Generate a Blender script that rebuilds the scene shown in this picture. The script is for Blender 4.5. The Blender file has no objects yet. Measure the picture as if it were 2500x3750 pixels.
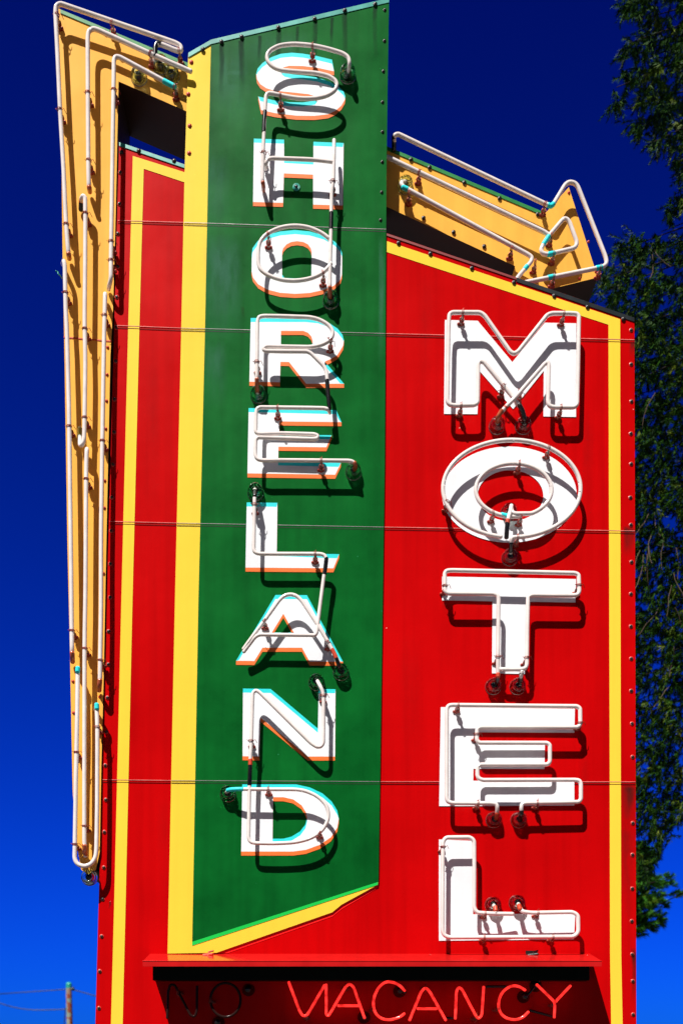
import bpy, math, random
from mathutils import Vector, noise
random.seed(7)
S = 0.0012                      # metres per drawing unit
X0, Y0, D = 1170.0, 3850.0, 3800.0
CAMH = 3.4
C = bpy.context.scene.collection

def W(u, v, z=0.0):
    """drawing point (u,v) at stand-off z from the sign face -> metres"""
    k = (D - z) / D
    return Vector(((u - X0) * k * S, -z * S, (Y0 - v) * k * S + CAMH))

def az(u):                      # the arrow stands slightly turned to the board
    # solve z on the turned plane for a sight line through u
    # z = 4 - .095*(X-440), X = X0+(u-X0)*(D-z)/D
    q = (u - X0) / D
    return (4 - .095 * (X0 + (u - X0) - 440)) / (1 - .095 * q)

# ---------------------------------------------------------------- materials
def nodes(m):
    m.use_nodes = True
    nt = m.node_tree
    return nt, nt.nodes['Principled BSDF']

def paint(name, col, rough=.33, var=.12, scale=3.0, spec=.5, streak=0.0, bump=.02, coat=0.0, metal=0.0, specks=None):
    m = bpy.data.materials.new(name)
    nt, b = nodes(m)
    N = nt.nodes; L = nt.links
    tc = N.new('ShaderNodeTexCoord')
    n1 = N.new('ShaderNodeTexNoise'); n1.inputs['Scale'].default_value = scale
    n1.inputs['Detail'].default_value = 6; n1.inputs['Roughness'].default_value = .6
    L.new(tc.outputs['Object'], n1.inputs['Vector'])
    r = N.new('ShaderNodeValToRGB')
    r.color_ramp.elements[0].position = .3; r.color_ramp.elements[1].position = .7
    r.color_ramp.elements[0].color = (*[c * (1 - var) for c in col], 1)
    r.color_ramp.elements[1].color = (*[min(1, c * (1 + var)) for c in col], 1)
    L.new(n1.outputs['Fac'], r.inputs['Fac'])
    out = r.outputs['Color']
    if streak > 0:              # rain-washed vertical staining
        mp = N.new('ShaderNodeMapping'); mp.inputs['Scale'].default_value = (22, 22, .9)
        L.new(tc.outputs['Object'], mp.inputs['Vector'])
        n2 = N.new('ShaderNodeTexNoise'); n2.inputs['Scale'].default_value = 1.0; n2.inputs['Detail'].default_value = 5
        L.new(mp.outputs['Vector'], n2.inputs['Vector'])
        r2 = N.new('ShaderNodeValToRGB')
        r2.color_ramp.elements[0].position = .42; r2.color_ramp.elements[1].position = .68
        r2.color_ramp.elements[0].color = (1, 1, 1, 1); r2.color_ramp.elements[1].color = (1 - streak,) * 3 + (1,)
        L.new(n2.outputs['Fac'], r2.inputs['Fac'])
        mx = N.new('ShaderNodeMix'); mx.data_type = 'RGBA'; mx.blend_type = 'MULTIPLY'
        mx.inputs[0].default_value = 1
        L.new(out, mx.inputs[6]); L.new(r2.outputs['Color'], mx.inputs[7]); out = mx.outputs[2]
    if specks:                  # small chips in the paint
        n3 = N.new('ShaderNodeTexVoronoi'); n3.inputs['Scale'].default_value = 9
        L.new(tc.outputs['Object'], n3.inputs['Vector'])
        lt = N.new('ShaderNodeMath'); lt.operation = 'LESS_THAN'; lt.inputs[1].default_value = .022
        L.new(n3.outputs['Distance'], lt.inputs[0])
        mx = N.new('ShaderNodeMix'); mx.data_type = 'RGBA'
        L.new(lt.outputs[0], mx.inputs[0]); L.new(out, mx.inputs[6]); mx.inputs[7].default_value = (*specks, 1)
        out = mx.outputs[2]
    L.new(out, b.inputs['Base Color'])
    rr = N.new('ShaderNodeMapRange'); rr.inputs[3].default_value = rough * .8; rr.inputs[4].default_value = rough * 1.25
    L.new(n1.outputs['Fac'], rr.inputs[0]); L.new(rr.outputs[0], b.inputs['Roughness'])
    b.inputs['Specular IOR Level'].default_value = spec
    b.inputs['Metallic'].default_value = metal
    b.inputs['Coat Weight'].default_value = coat
    if bump:
        nb = N.new('ShaderNodeTexNoise'); nb.inputs['Scale'].default_value = 5; nb.inputs['Detail'].default_value = 2
        L.new(tc.outputs['Object'], nb.inputs['Vector'])
        bp = N.new('ShaderNodeBump'); bp.inputs['Strength'].default_value = bump * 5; bp.inputs['Distance'].default_value = .01
        L.new(nb.outputs['Fac'], bp.inputs['Height']); L.new(bp.outputs['Normal'], b.inputs['Normal'])
    return m

M = {}
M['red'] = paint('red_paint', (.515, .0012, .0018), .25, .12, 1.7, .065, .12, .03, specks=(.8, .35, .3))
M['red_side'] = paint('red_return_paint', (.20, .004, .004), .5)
M['yellow'] = paint('yellow_paint', (.88, .60, .05), .34, .03, 3, .08, 0.04)
M['green'] = paint('green_paint', (.002, .105, .015), .28, .26, 3.4, .10, .16, .03, specks=(.02, .2, .08))
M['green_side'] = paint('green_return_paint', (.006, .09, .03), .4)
M['white'] = paint('white_paint', (.80, .81, .83), .4, .05, 5, .08, .05)
M['cyan'] = paint('pale_cyan_fringe', (.03, .70, .72), .4, .03, 5, .2)  # upper colour fringe of a red-channel shift, painted in
M['orange'] = paint('orange_fringe', (.80, .17, .035), .4, .05, 5, .2)  # lower side of the same channel-shift fringe, painted under the letters
M['lime'] = paint('bright_green_fringe', (.01, .55, .07), .4, .05, 5, .2)
M['scarlet'] = paint('bright_red_fringe', (.9, .01, .01), .4, .05, 5, .2)
M['teal'] = paint('teal_trim_fringe', (.02, .30, .24), .35, .25, 14, .5)  # colour fringe on panel edges; also coats grommet, wire and pole cap
M['black_trim'] = paint('black_edge_trim', (.006, .010, .012), .35, .3, 14, .5)
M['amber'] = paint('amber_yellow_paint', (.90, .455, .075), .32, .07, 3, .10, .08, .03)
M['amber_shade'] = paint('shaded_return_brown', (.035, .012, .003), .55, .25, 4)  # shade on the arrow's underside and returns painted in as dark brown
M['edge_green'] = paint('green_edge_fringe', (.02, .22, .05), .4, .2, 14)  # colour fringe along the arrow's top edge, painted in
M['tube'] = paint('coated_glass_tube', (.84, .755, .71), .10, .10, 14, .9, 0, 0, coat=.6)
M['tube_end'] = paint('burnt_tube_end', (.42, .09, .035), .2, .4, 30, .6, 0, 0)
M['sleeve'] = paint('black_sleeve', (.006, .006, .006), .22, .4, 30, .6, 0, .02)
M['dark_glass_tube'] = paint('unlit_grey_glass', (.022, .008, .007), .18, .2, 9, .12, 0, 0)
M['bolt'] = paint('dark_bolt', (.018, .014, .012), .35, .4, 40, .5, 0, 0)
M['bolt_red'] = paint('red_painted_bolt', (.62, .06, .045), .3, .2, 40, .6, 0, 0)
M['bolt_yellow'] = paint('rusty_bolt', (.55, .05, .015), .45, .3, 40, .5, 0, 0)
M['wire'] = paint('copper_tie_wire', (.30, .035, .02), .35, .4, 40, .5, 0, 0, metal=.3)
M['hood'] = paint('red_hood_paint', (.50, .010, .009), .14, .14, 4, .3, .1, .03, specks=(.8, .6, .5))
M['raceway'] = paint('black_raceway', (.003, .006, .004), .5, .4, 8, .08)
M['seam_hi'] = paint('seam_highlight', (.55, .52, .50), .25, .2, 20, .6, 0, 0, metal=.6)
M['seam_dk'] = paint('dark_seam_line', (.008, .006, .006), .6, .3, 20, .3, 0, 0)
M['seam_red'] = paint('red_seam_highlight', (.75, .22, .20), .25, .3, 20, .5, 0, 0)  # pinkish highlight on the red laps, painted in
M['seam_red_dk'] = paint('dark_red_seam_line', (.07, .001, .001), .6, .3, 20, .1, 0, 0)
M['steel'] = paint('post_steel', (.12, .12, .12), .5, .2, 6)
M['cap_metal'] = paint('electrode_metal', (.30, .28, .26), .25, .3, 30, .6, 0, 0, metal=.9)
M['bark'] = paint('tree_bark', (.016, .011, .007), .85, .4, 8, .2, 0, .1)
M['wirecol'] = paint('cable_black', (.008, .02, .022), .5, .2, 8)

g = bpy.data.materials.new('insulator_glass'); nt, b = nodes(g)
b.inputs['Base Color'].default_value = (.62, .86, .78, 1); b.inputs['Roughness'].default_value = .03
b.inputs['Transmission Weight'].default_value = 1.0; b.inputs['IOR'].default_value = 1.5
M['glass'] = g
g = bpy.data.materials.new('clear_glass_post'); nt, b = nodes(g)
b.inputs['Base Color'].default_value = (.55, .50, .46, 1); b.inputs['Roughness'].default_value = .06
b.inputs['Transmission Weight'].default_value = .6; b.inputs['IOR'].default_value = 1.45
M['post_glass'] = g

g = bpy.data.materials.new('lit_red_neon'); nt, b = nodes(g)
tc = nt.nodes.new('ShaderNodeTexCoord'); nn = nt.nodes.new('ShaderNodeTexNoise'); nn.inputs['Scale'].default_value = 38
nt.links.new(tc.outputs['Object'], nn.inputs['Vector'])
mr = nt.nodes.new('ShaderNodeMapRange'); mr.inputs[1].default_value = .35; mr.inputs[2].default_value = .6
mr.inputs[3].default_value = .45; mr.inputs[4].default_value = 1.1
nt.links.new(nn.outputs['Fac'], mr.inputs[0]); nt.links.new(mr.outputs[0], b.inputs['Emission Strength'])
b.inputs['Emission Color'].default_value = (1, .025, .02, 1); b.inputs['Base Color'].default_value = (.5, .02, .015, 1)
b.inputs['Roughness'].default_value = .15
M['neon'] = g

g = bpy.data.materials.new('mottled_pole_wood'); nt, b = nodes(g)
tc = nt.nodes.new('ShaderNodeTexCoord'); nn = nt.nodes.new('ShaderNodeTexVoronoi'); nn.inputs['Scale'].default_value = 5.5
nt.links.new(tc.outputs['Object'], nn.inputs['Vector'])
r = nt.nodes.new('ShaderNodeValToRGB'); r.color_ramp.interpolation = 'LINEAR'
e = r.color_ramp.elements; e[0].position = 0; e[0].color = (.22, .03, .012, 1); e[1].position = 1; e[1].color = (.34, .32, .27, 1)
x = e.new(.38); x.color = (.26, .06, .03, 1); x = e.new(.5); x.color = (.30, .28, .22, 1); x = e.new(.8); x.color = (.16, .22, .17, 1)
nt.links.new(nn.outputs['Color'], r.inputs['Fac']); nt.links.new(r.outputs['Color'], b.inputs['Base Color'])
b.inputs['Roughness'].default_value = .8
M['pole'] = g

def foliage(name, a, bb, c):
    g = bpy.data.materials.new(name); nt, b = nodes(g)
    tc = nt.nodes.new('ShaderNodeTexCoord'); nn = nt.nodes.new('ShaderNodeTexNoise'); nn.inputs['Scale'].default_value = 4.5
    nn.inputs['Detail'].default_value = 4
    nt.links.new(tc.outputs['Object'], nn.inputs['Vector'])
    r = nt.nodes.new('ShaderNodeValToRGB'); e = r.color_ramp.elements
    e[0].position = .35; e[0].color = (*a, 1); e[1].position = .72; e[1].color = (*c, 1)
    x = e.new(.55); x.color = (*bb, 1)
    nt.links.new(nn.outputs['Fac'], r.inputs['Fac']); nt.links.new(r.outputs['Color'], b.inputs['Base Color'])
    b.inputs['Roughness'].default_value = .55; b.inputs['Specular IOR Level'].default_value = .08
    return g
M['needle'] = foliage('dark_needles', (.003, .013, .001), (.018, .066, .003), (.11, .14, .010))
M['needle2'] = foliage('bright_needles', (.01, .06, .006), (.05, .20, .012), (.20, .28, .02))
M['twig'] = paint('bare_twig', (.11, .075, .05), .8, .4, 10, .2, 0, 0)

# ---------------------------------------------------------------- mesh helpers
class MB:
    def __init__(s): s.v = []; s.f = []; s.m = []; s.sm = []
    def add(s, vs, fs, mi=0, smooth=False):
        o = len(s.v); s.v += [tuple(p) for p in vs]
        for f in fs: s.f.append(tuple(i + o for i in f)); s.m.append(mi); s.sm.append(smooth)
    def build(s, name, mats, parent=None, label=None):
        if not isinstance(mats, (list, tuple)): mats = [mats]
        me = bpy.data.meshes.new(name); me.from_pydata(s.v, [], s.f)
        for m in mats: me.materials.append(m)
        me.polygons.foreach_set('material_index', s.m)
        me.polygons.foreach_set('use_smooth', s.sm); me.update()
        o = bpy.data.objects.new(name, me); C.objects.link(o)
        if parent: o.parent = parent
        if label: o['label'] = label
        return o

def fillet(pts, r=45 * S, n=5):
    out = [pts[0]]
    for i in range(1, len(pts) - 1):
        a, b, c = pts[i - 1], pts[i], pts[i + 1]
        d1 = (a - b); d2 = (c - b); l1 = d1.length; l2 = d2.length
        if l1 < 1e-6 or l2 < 1e-6: continue
        t = min(r, l1 * .5, l2 * .5)
        p = b + d1 / l1 * t; q = b + d2 / l2 * t
        for k in range(n + 1):
            s_ = k / n
            out.append(p * (1 - s_) ** 2 + b * 2 * s_ * (1 - s_) + q * s_ ** 2)
    out.append(pts[-1])
    res = [out[0]]
    for p in out[1:]:
        if (p - res[-1]).length > 1e-5: res.append(p)
    return res

def sweep(mb, pts, rad, sides=10, mi=0, closed=False):
    n = len(pts); vs = []; fs = []
    up = None
    rads = rad if isinstance(rad, list) else [rad] * n
    for i in range(n):
        if closed: t = pts[(i + 1) % n] - pts[i - 1]
        else: t = pts[min(i + 1, n - 1)] - pts[max(i - 1, 0)]
        t.normalize()
        if up is None:
            up = t.orthogonal().normalized()
            ref = Vector((0, 1, 0)) if abs(t.y) < .9 else Vector((1, 0, 0))
            up = (ref - t * ref.dot(t)).normalized()
        else:
            up = (up - t * up.dot(t)).normalized()
        sd = t.cross(up)
        for k in range(sides):
            a = 2 * math.pi * k / sides
            vs.append(pts[i] + (up * math.cos(a) + sd * math.sin(a)) * rads[i])
    m = n if closed else n - 1
    for i in range(m):
        j = (i + 1) % n
        for k in range(sides):
            k2 = (k + 1) % sides
            fs.append((i * sides + k, i * sides + k2, j * sides + k2, j * sides + k))
    mb.add(vs, fs, mi, True)
    if not closed:
        for idx, sgn in ((0, -1), (n - 1, 1)):
            t = (pts[1] - pts[0]).normalized() if idx == 0 else (pts[-1] - pts[-2]).normalized()
            tip = pts[idx] + t * sgn * rads[idx] * .8
            o = len(vs)
            ring = [vs[idx * sides + k] for k in range(sides)]
            mid = [pts[idx] + (p - pts[idx]) * .72 + t * sgn * rads[idx] * .55 for p in ring]
            f2 = []
            for k in range(sides):
                k2 = (k + 1) % sides
                q = (k, k2, sides + k2, sides + k); f2.append(q if sgn > 0 else q[::-1])
                q = (sides + k, sides + k2, 2 * sides); f2.append(q if sgn > 0 else q[::-1])
            mb.add(ring + mid + [tip], f2, mi, True)

def prism(mb, pts3, depth, mi=0, side=1, back=None):
    """front polygon (world points, clockwise or not) pushed back along +Y"""
    n = len(pts3); bk = [p + Vector((0, depth, 0)) for p in pts3]
    area = sum(pts3[i].x * pts3[(i + 1) % n].z - pts3[(i + 1) % n].x * pts3[i].z for i in range(n))
    if area < 0: pts3 = pts3[::-1]; bk = bk[::-1]
    mb.add(pts3, [tuple(range(n))], mi)
    mb.add(bk, [tuple(range(n))[::-1]], side if back is None else back)
    for i in range(n):
        j = (i + 1) % n
        mb.add([pts3[i], bk[i], bk[j], pts3[j]], [(0, 1, 2, 3)], side)

def sheet(polys, z, s=0.0, mats=('white',), step=6.0, zf=None):
    """painted shape with holes (even-odd); s = width of the upper / lower edge bands"""
    zf = zf or (lambda u: z)
    mb = MB(); xs = set()
    for p in polys:
        for q in p: xs.add(round(q[0], 2))
    xs = sorted(xs); xx = []
    for a, b in zip(xs, xs[1:]):
        k = max(1, int((b - a) / step))
        for i in range(k): xx.append(a + (b - a) * i / k)
    xx.append(xs[-1])
    def quad(xa, xb, ta, tb, ba, bb_, mi):
        if ba - ta < .01 and bb_ - tb < .01: return
        mb.add([W(xa, ta, zf(xa)), W(xa, ba, zf(xa)), W(xb, bb_, zf(xb)), W(xb, tb, zf(xb))], [(0, 1, 2, 3)], mi)
    for xa, xb in zip(xx, xx[1:]):
        if xb - xa < .02: continue
        xm = (xa + xb) / 2; cr = []
        for p in polys:
            for i in range(len(p)):
                (x1, y1), (x2, y2) = p[i], p[(i + 1) % len(p)]
                if (x1 - xm) * (x2 - xm) < 0:
                    f = lambda x, x1=x1, y1=y1, x2=x2, y2=y2: y1 + (y2 - y1) * (x - x1) / (x2 - x1)
                    cr.append((f(xm), f(xa), f(xb)))
        cr.sort()
        for t, bt in zip(cr[::2], cr[1::2]):
            if s:
                ta, tb = min(t[1] + s, bt[1]), min(t[2] + s, bt[2])
                quad(xa, xb, t[1], t[2], ta, tb, 1)
                quad(xa, xb, ta, tb, bt[1], bt[2], 0)
                quad(xa, xb, bt[1], bt[2], bt[1] + s, bt[2] + s, 2)
            else:
                quad(xa, xb, t[1], t[2], bt[1], bt[2], 0)
    return mb

def T(ox, oy, k, pts):          # sketch-sheet coordinates -> drawing coordinates
    return [(ox + p[0] / k, oy + p[1] / k, *p[2:]) for p in pts]

# ---------------------------------------------------------------- the sign
root = bpy.data.objects.new('motel_sign', None); C.objects.link(root)
root.location = (0, 0, 0)
root['label'] = 'tall red and green metal motel sign with neon letters and a yellow arrow'
root['category'] = 'sign'

def part(mb, name, mats, parent=None, label=None):
    return mb.build(name, mats, parent or root, label)

# board
board_pts = [(437, 520), (2321, 1163), (2326, 2900), (2328, 3750), (2330, 4420), (333, 4420), (350, 3750)]
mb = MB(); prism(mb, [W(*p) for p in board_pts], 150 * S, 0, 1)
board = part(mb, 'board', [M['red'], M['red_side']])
mb = MB()
for a, b_ in ((470, 640), (2050, 2220)):
    mb = MB()
    prism(mb, [W(a, 4300, -30), W(b_, 4300, -30), W(b_, Y0 + CAMH / S + 90, -30), W(a, Y0 + CAMH / S + 90, -30)], 110 * S, 0, 0)
    part(mb, 'support_post', M['steel'])

# blade (green fin with its yellow margin)
ZB = 7
bl = [(690, 193), (773, 145), (1424, -8), (1419, 300), (1415, 600), (1413, 855), (1408, 1700), (1397, 2450), (1385, 3230),
      (1383, 3240), (1250, 3313), (1216, 3341), (793, 3489), (614, 3492), (618, 3300), (641, 2200), (662, 1300), (676, 640)]
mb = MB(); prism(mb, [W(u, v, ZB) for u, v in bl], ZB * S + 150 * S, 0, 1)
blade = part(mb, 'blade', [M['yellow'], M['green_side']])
gr = [(773, 145), (1424, -8), (1419, 300), (1415, 600), (1413, 855), (1408, 1700), (1397, 2450), (1385, 3230),
      (704, 3449), (707, 3300), (727, 2190), (750, 1250), (763, 600)]
part(sheet([gr], ZB + 1.2, step=5000), 'green_face', M['green'], blade)
part(sheet([[(704, 3449), (1383, 3230), (1383, 3240), (704, 3463)]], ZB + 1.4, step=5000), 'fringe_stripe', M['lime'], blade)  # green and red lines paint in colour fringe along the lower panel edge
part(sheet([[(793, 3489), (1216, 3341), (1250, 3313), (1383, 3240), (1383, 3252), (1250, 3330), (1216, 3357), (835, 3490)]], 1.2, step=5000), 'fringe_stripe', M['scarlet'], board)

def strip(a, b, w, z, off=0, zf=None):
    """narrow trim bar following a->b, w high, standing 3 units proud"""
    mbx = MB(); zf = zf or (lambda u: z)
    k = max(1, int(abs(b[0] - a[0]) / 200))
    for i in range(k):
        p = [a[0] + (b[0] - a[0]) * j / k for j in (i, i + 1)]; q = [a[1] + (b[1] - a[1]) * j / k for j in (i, i + 1)]
        pts = [W(p[0], q[0] + off, zf(p[0])), W(p[0], q[0] + off + w, zf(p[0])), W(p[1], q[1] + off + w, zf(p[1])), W(p[1], q[1] + off, zf(p[1]))]
        prism(mbx, pts, 4 * S, 0, 0)
    return mbx
part(strip((690, 193), (773, 145), 16, ZB + 3.2), 'edge_trim_fringe', M['teal'], blade)  # teal bars are colour fringe added along the panel edges
part(strip((773, 145), (1424, -8), 16, ZB + 3.2), 'edge_trim_fringe', M['teal'], blade)
part(strip((437, 520), (676, 602), 13, 3), 'edge_trim_fringe', M['teal'], board)
part(strip((1414, 854), (1890, 1016), 8, 3), 'edge_trim_fringe', M['red_side'], board)
part(strip((1890, 1016), (2321, 1163), 15, 3), 'edge_trim_fringe', M['black_trim'], board)

# painted yellow border on the board
Lb = [(487, 571), (678, 631), (677, 668), (527, 618), (511, 1200), (486, 2200), (461, 3300), (450, 3750), (440, 4400), (395, 4400), (407, 3750), (419, 3300), (445, 2200), (470, 1200)]
Rb = [(1413, 882), (2269, 1169), (2271, 2600), (2273, 3500), (2278, 3750), (2284, 4400), (2240, 4400), (2236, 3750), (2232, 3500), (2230, 2600), (2226, 1189), (1413, 922)]
part(sheet([Lb], 1.2, step=5000), 'border_stripe', M['yellow'], board)
part(sheet([Rb], 1.2, step=5000), 'border_stripe', M['yellow'], board)

# seams where the sheets lap
def seam(pts, z, parent):
    mbx = MB()
    for (a, b_) in zip(pts, pts[1:]):
        for off, w, mi, zz in ((0, 1.8, 0, z + .9), (9, 2.0, 1, z + .5)):  # light line paints in the lap's highlight, a darker line runs below
            p = [W(a[0], a[1] + off, zz), W(a[0], a[1] + off + w, zz), W(b_[0], b_[1] + off + w, zz), W(b_[0], b_[1] + off, zz)]
            prism(mbx, p, (.8 if mi == 0 else .45) * S, mi, mi)
    return part(mbx, 'seam', [M['seam_hi' if parent == blade else 'seam_red'], M['seam_dk' if parent == blade else 'seam_red_dk']], parent)
seam([(432, 806), (674, 813)], 1.2, board); seam([(674, 813), (1413, 838)], ZB + 1.2, blade)
seam([(420, 1190), (664, 1200)], 1.2, board); seam([(664, 1200), (1410, 1220)], ZB + 1.2, blade); seam([(1411, 1220), (2321, 1243)], 1.2, board)
seam([(402, 1908), (648, 1914)], 1.2, board); seam([(648, 1914), (1405, 1929)], ZB + 1.2, blade); seam([(1406, 1929), (2322, 1943)], 1.2, board)
seam([(377, 2854), (628, 2857)], 1.2, board); seam([(628, 2857), (1390, 2861)], ZB + 1.2, blade); seam([(1391, 2861), (2325, 2862)], 1.2, board)

# bolts
def bolt_mb(u, v, z, r=5.6):
    mbx = MB(); c = W(u, v, z); n = 10; R = r * S
    rings = [(R * 1.45, 0), (R * 1.45, .9 * S), (R, 1.2 * S), (R * .95, 3.6 * S), (R * .5, 4.8 * S)]
    vs = []; fs = []
    for rr, h in rings:
        for k in range(n):
            a = 2 * math.pi * k / n; vs.append(c + Vector((rr * math.cos(a), -h, rr * math.sin(a))))
    vs.append(c + Vector((0, -5.1 * S, 0)))
    for i in range(len(rings) - 1):
        for k in range(n):
            k2 = (k + 1) % n; fs.append((i * n + k, i * n + k2, (i + 1) * n + k2, (i + 1) * n + k))
    for k in range(n): fs.append(((len(rings) - 1) * n + k, (len(rings) - 1) * n + (k + 1) % n, len(rings) * n))
    nf = 2 * n
    mbx.add(vs, fs[:nf], 0, True); mbx.add(vs, fs[nf:], 1, True); return mbx
for u, v in [(743, 171), (811, 143), (885, 125), (1019, 91), (1152, 59), (1262, 28), (1373, 5), (1412, 37), (1411, 150), (1407, 261),
             (1404, 374), (1404, 483), (1403, 593), (1401, 704), (1397, 806)]:
    part(bolt_mb(u - (4 if u > 1390 else 0), v + (10 if u < 1380 else 0), ZB + (4.4 if u < 1380 else 1.3), 5.6 if u < 1380 else 4.3), 'bolt', [M['bolt'], M['bolt']], blade)
for u, v in [(701, 228), (695, 461), (693, 561), (690, 345)]:
    part(bolt_mb(u, v, ZB + .2), 'bolt', [M['bolt_yellow'], M['bolt_yellow']], blade)
for u, v in [(509, 552), (638, 589), (445, 558), (441, 632), (438, 747), (432, 856), (432, 977), (428, 1088), (426, 1200), (424, 1323), (420, 1463),
             (418, 1583), (414, 1701), (410, 1822), (408, 1944), (405, 2065), (404, 2188), (398, 2312), (397, 2433), (394, 2555), (390, 2680), (386, 2803),
             (388, 2929), (383, 3047), (381, 3177), (377, 3293), (373, 3429), (366, 3557), (363, 3692)]:
    part(bolt_mb(u, v, .2 if v > 600 else 3.2), 'bolt', [M['bolt_red'], M['bolt']] if v > 600 else [M['bolt'], M['bolt']], board)
for u, v in [(1459, 890), (1575, 929), (1727, 982), (1881, 1034), (2028, 1083), (2150, 1124), (2281, 1168), (2309, 1209), (2309, 1334),
             (2310, 1470), (2308, 1588), (2309, 1699), (2306, 1822), (2308, 1922), (2310, 2058), (2308, 2175), (2308, 2294), (2309, 2412),
             (2309, 2530), (2312, 2650), (2314, 2772), (2315, 3014), (2314, 3130), (2313, 3254), (2311, 3373), (2313, 3495), (2315, 3593), (2316, 3715)]:
    part(bolt_mb(u, v, .2 if v > 1180 else 3.2), 'bolt', [M['bolt_red'], M['bolt']] if v > 1180 else [M['bolt'], M['bolt']], board)

mb = MB(); c = W(1085, 687, ZB + 1)
for rr, h in ((12, 2), (8, 3)):
    sweep(mb, [c + Vector((rr * S * math.cos(a), -h * S, rr * S * math.sin(a))) for a in [2 * math.pi * i / 16 for i in range(16)]], 2.2 * S, 6, 0, closed=True)
sweep(mb, [c, c + Vector((0, -2.5 * S, 0))], 7 * S, 10, 1)
part(mb, 'grommet', [M['teal'], M['sleeve']], blade)
def stain_mat(name, col):
    g = bpy.data.materials.new(name); nt, b = nodes(g)
    at = nt.nodes.new('ShaderNodeAttribute'); at.attribute_name = 'wear_sheen'
    nn = nt.nodes.new('ShaderNodeTexNoise'); nn.inputs['Scale'].default_value = 40; nn.inputs['Detail'].default_value = 6
    tc = nt.nodes.new('ShaderNodeTexCoord'); mp = nt.nodes.new('ShaderNodeMapping'); mp.inputs['Scale'].default_value = (1, 1, .25)
    nt.links.new(tc.outputs['Object'], mp.inputs[0]); nt.links.new(mp.outputs[0], nn.inputs['Vector'])
    m_ = nt.nodes.new('ShaderNodeMath'); m_.operation = 'MULTIPLY'; nt.links.new(at.outputs['Fac'], m_.inputs[0])
    mr_ = nt.nodes.new('ShaderNodeMapRange'); mr_.inputs[1].default_value = .3; mr_.inputs[2].default_value = .6; mr_.inputs[3].default_value = .35
    nt.links.new(nn.outputs['Fac'], mr_.inputs[0]); nt.links.new(mr_.outputs[0], m_.inputs[1])
    nt.links.new(m_.outputs[0], b.inputs['Alpha']); b.inputs['Base Color'].default_value = (*col, 1); b.inputs['Roughness'].default_value = .7
    b.inputs['Specular IOR Level'].default_value = .1
    return g
M['stain'] = stain_mat('dirt_stain', (.003, .02, .012)); M['stain_red'] = stain_mat('dirt_stain_on_red', (.03, .008, .006)); M['sheen_fade'] = stain_mat('teal_sheen_fading', (.10, .30, .22))
def stain(u, v, w, h, z, mat, parent, amt=.7, top=0.0, name='stain'):
    mbx = MB(); cols = []; nx, ny = 6, 8; vs = []; fs = []
    for j in range(ny + 1):
        for i in range(nx + 1):
            fx = i / nx * 2 - 1; fy = j / ny
            vs.append(W(u + fx * w / 2 + 2 * math.sin(fy * 5 + u), v + fy * h, z))
            ed = (1 - fx * fx) * (1 - fy) ** 1.1 * min(1, (fy + .001) / top if top else 1)
            cols.append(max(0, ed) * amt)
    for j in range(ny):
        for i in range(nx):
            a = j * (nx + 1) + i; fs.append((a, a + nx + 1, a + nx + 2, a + 1))
    mbx.add(vs, fs, 0); o = part(mbx, name, mat, parent)
    at = o.data.attributes.new('wear_sheen', 'FLOAT', 'POINT'); at.data.foreach_set('value', cols)
for u, v, w_, h in [(811, 165, 22, 190), (885, 148, 26, 240), (1019, 112, 24, 230), (1152, 80, 22, 300), (1262, 50, 22, 230), (1373, 28, 20, 200), (950, 130, 16, 120), (1090, 96, 14, 150), (1215, 64, 14, 170)]:
    stain(u, v, w_, h, ZB + 1.8, M['stain'], blade, .75)
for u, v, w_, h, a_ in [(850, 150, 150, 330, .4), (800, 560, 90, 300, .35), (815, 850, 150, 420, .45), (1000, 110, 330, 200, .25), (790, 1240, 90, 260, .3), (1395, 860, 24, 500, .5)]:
    stain(u, v, w_, h, ZB + 1.6, M['sheen_fade'], blade, a_, .3, 'sheen_fade_patch')  # teal sky sheen on the green painted in, with mottled fading
for u, v, w_, h, a_ in [(2300, 1925, 46, 120, .9), (2300, 2868, 60, 170, .85), (2318, 3470, 20, 220, 1.0), (2314, 1252, 26, 60, .7), (402, 3300, 8, 30, 1), (2296, 3000, 60, 500, .35)]:
    stain(u, v, w_, h, .7, M['stain_red'], board, a_, .12)
# arrow cabinet
ap = [(215, 31), (1415, 536), (1996, 779), (2019, 755), (2081, 685), (2187, 1016), (1845, 1100), (1885, 975), (1867, 966), (1415, 757), (682, 407), (435, 298),
      (430, 520), (424, 800), (414, 1150), (405, 1300), (390, 2000), (380, 2500), (372, 2800), (366, 3120), (352, 3185), (325, 3205), (298, 3185), (283, 3100),
      (267, 2900), (255, 2300), (248, 2000), (237, 1300), (231, 1000), (226, 600)]
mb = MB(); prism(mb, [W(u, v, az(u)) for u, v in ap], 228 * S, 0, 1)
arrow = part(mb, 'arrow_cabinet', [M['amber'], M['amber_shade']], None, 'amber yellow arrow that runs up the left edge and turns across the top to point down right')
part(strip((222, 34), (1996, 779), 13, 0, zf=lambda u: az(u) + 3), 'edge_trim_fringe', M['edge_green'], arrow)  # green bar added as colour fringe on the top edge
for u, v in [(386, 112), (552, 182), (672, 234), (1504, 578), (1572, 607), (1699, 662), (1828, 720), (1968, 778),
             (1550, 798), (1660, 850), (1772, 902)]:
    part(bolt_mb(u, v + (6 if v < 790 and u != 1550 else 0), az(u) + 3), 'bolt', [M['bolt'], M['bolt']], arrow)
for u, v in [(2081, 706), (2153, 886), (2120, 1020), (2180, 995), (395, 1272), (393, 1372), (391, 1468), (388, 1570), (384, 1760), (383, 1860), (268, 2495), (270, 2610), (366, 2552), (380, 2100)]:
    part(bolt_mb(u, v, az(u) + .3, 4), 'bolt', [M['bolt_yellow'], M['bolt_yellow']], arrow)
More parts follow.
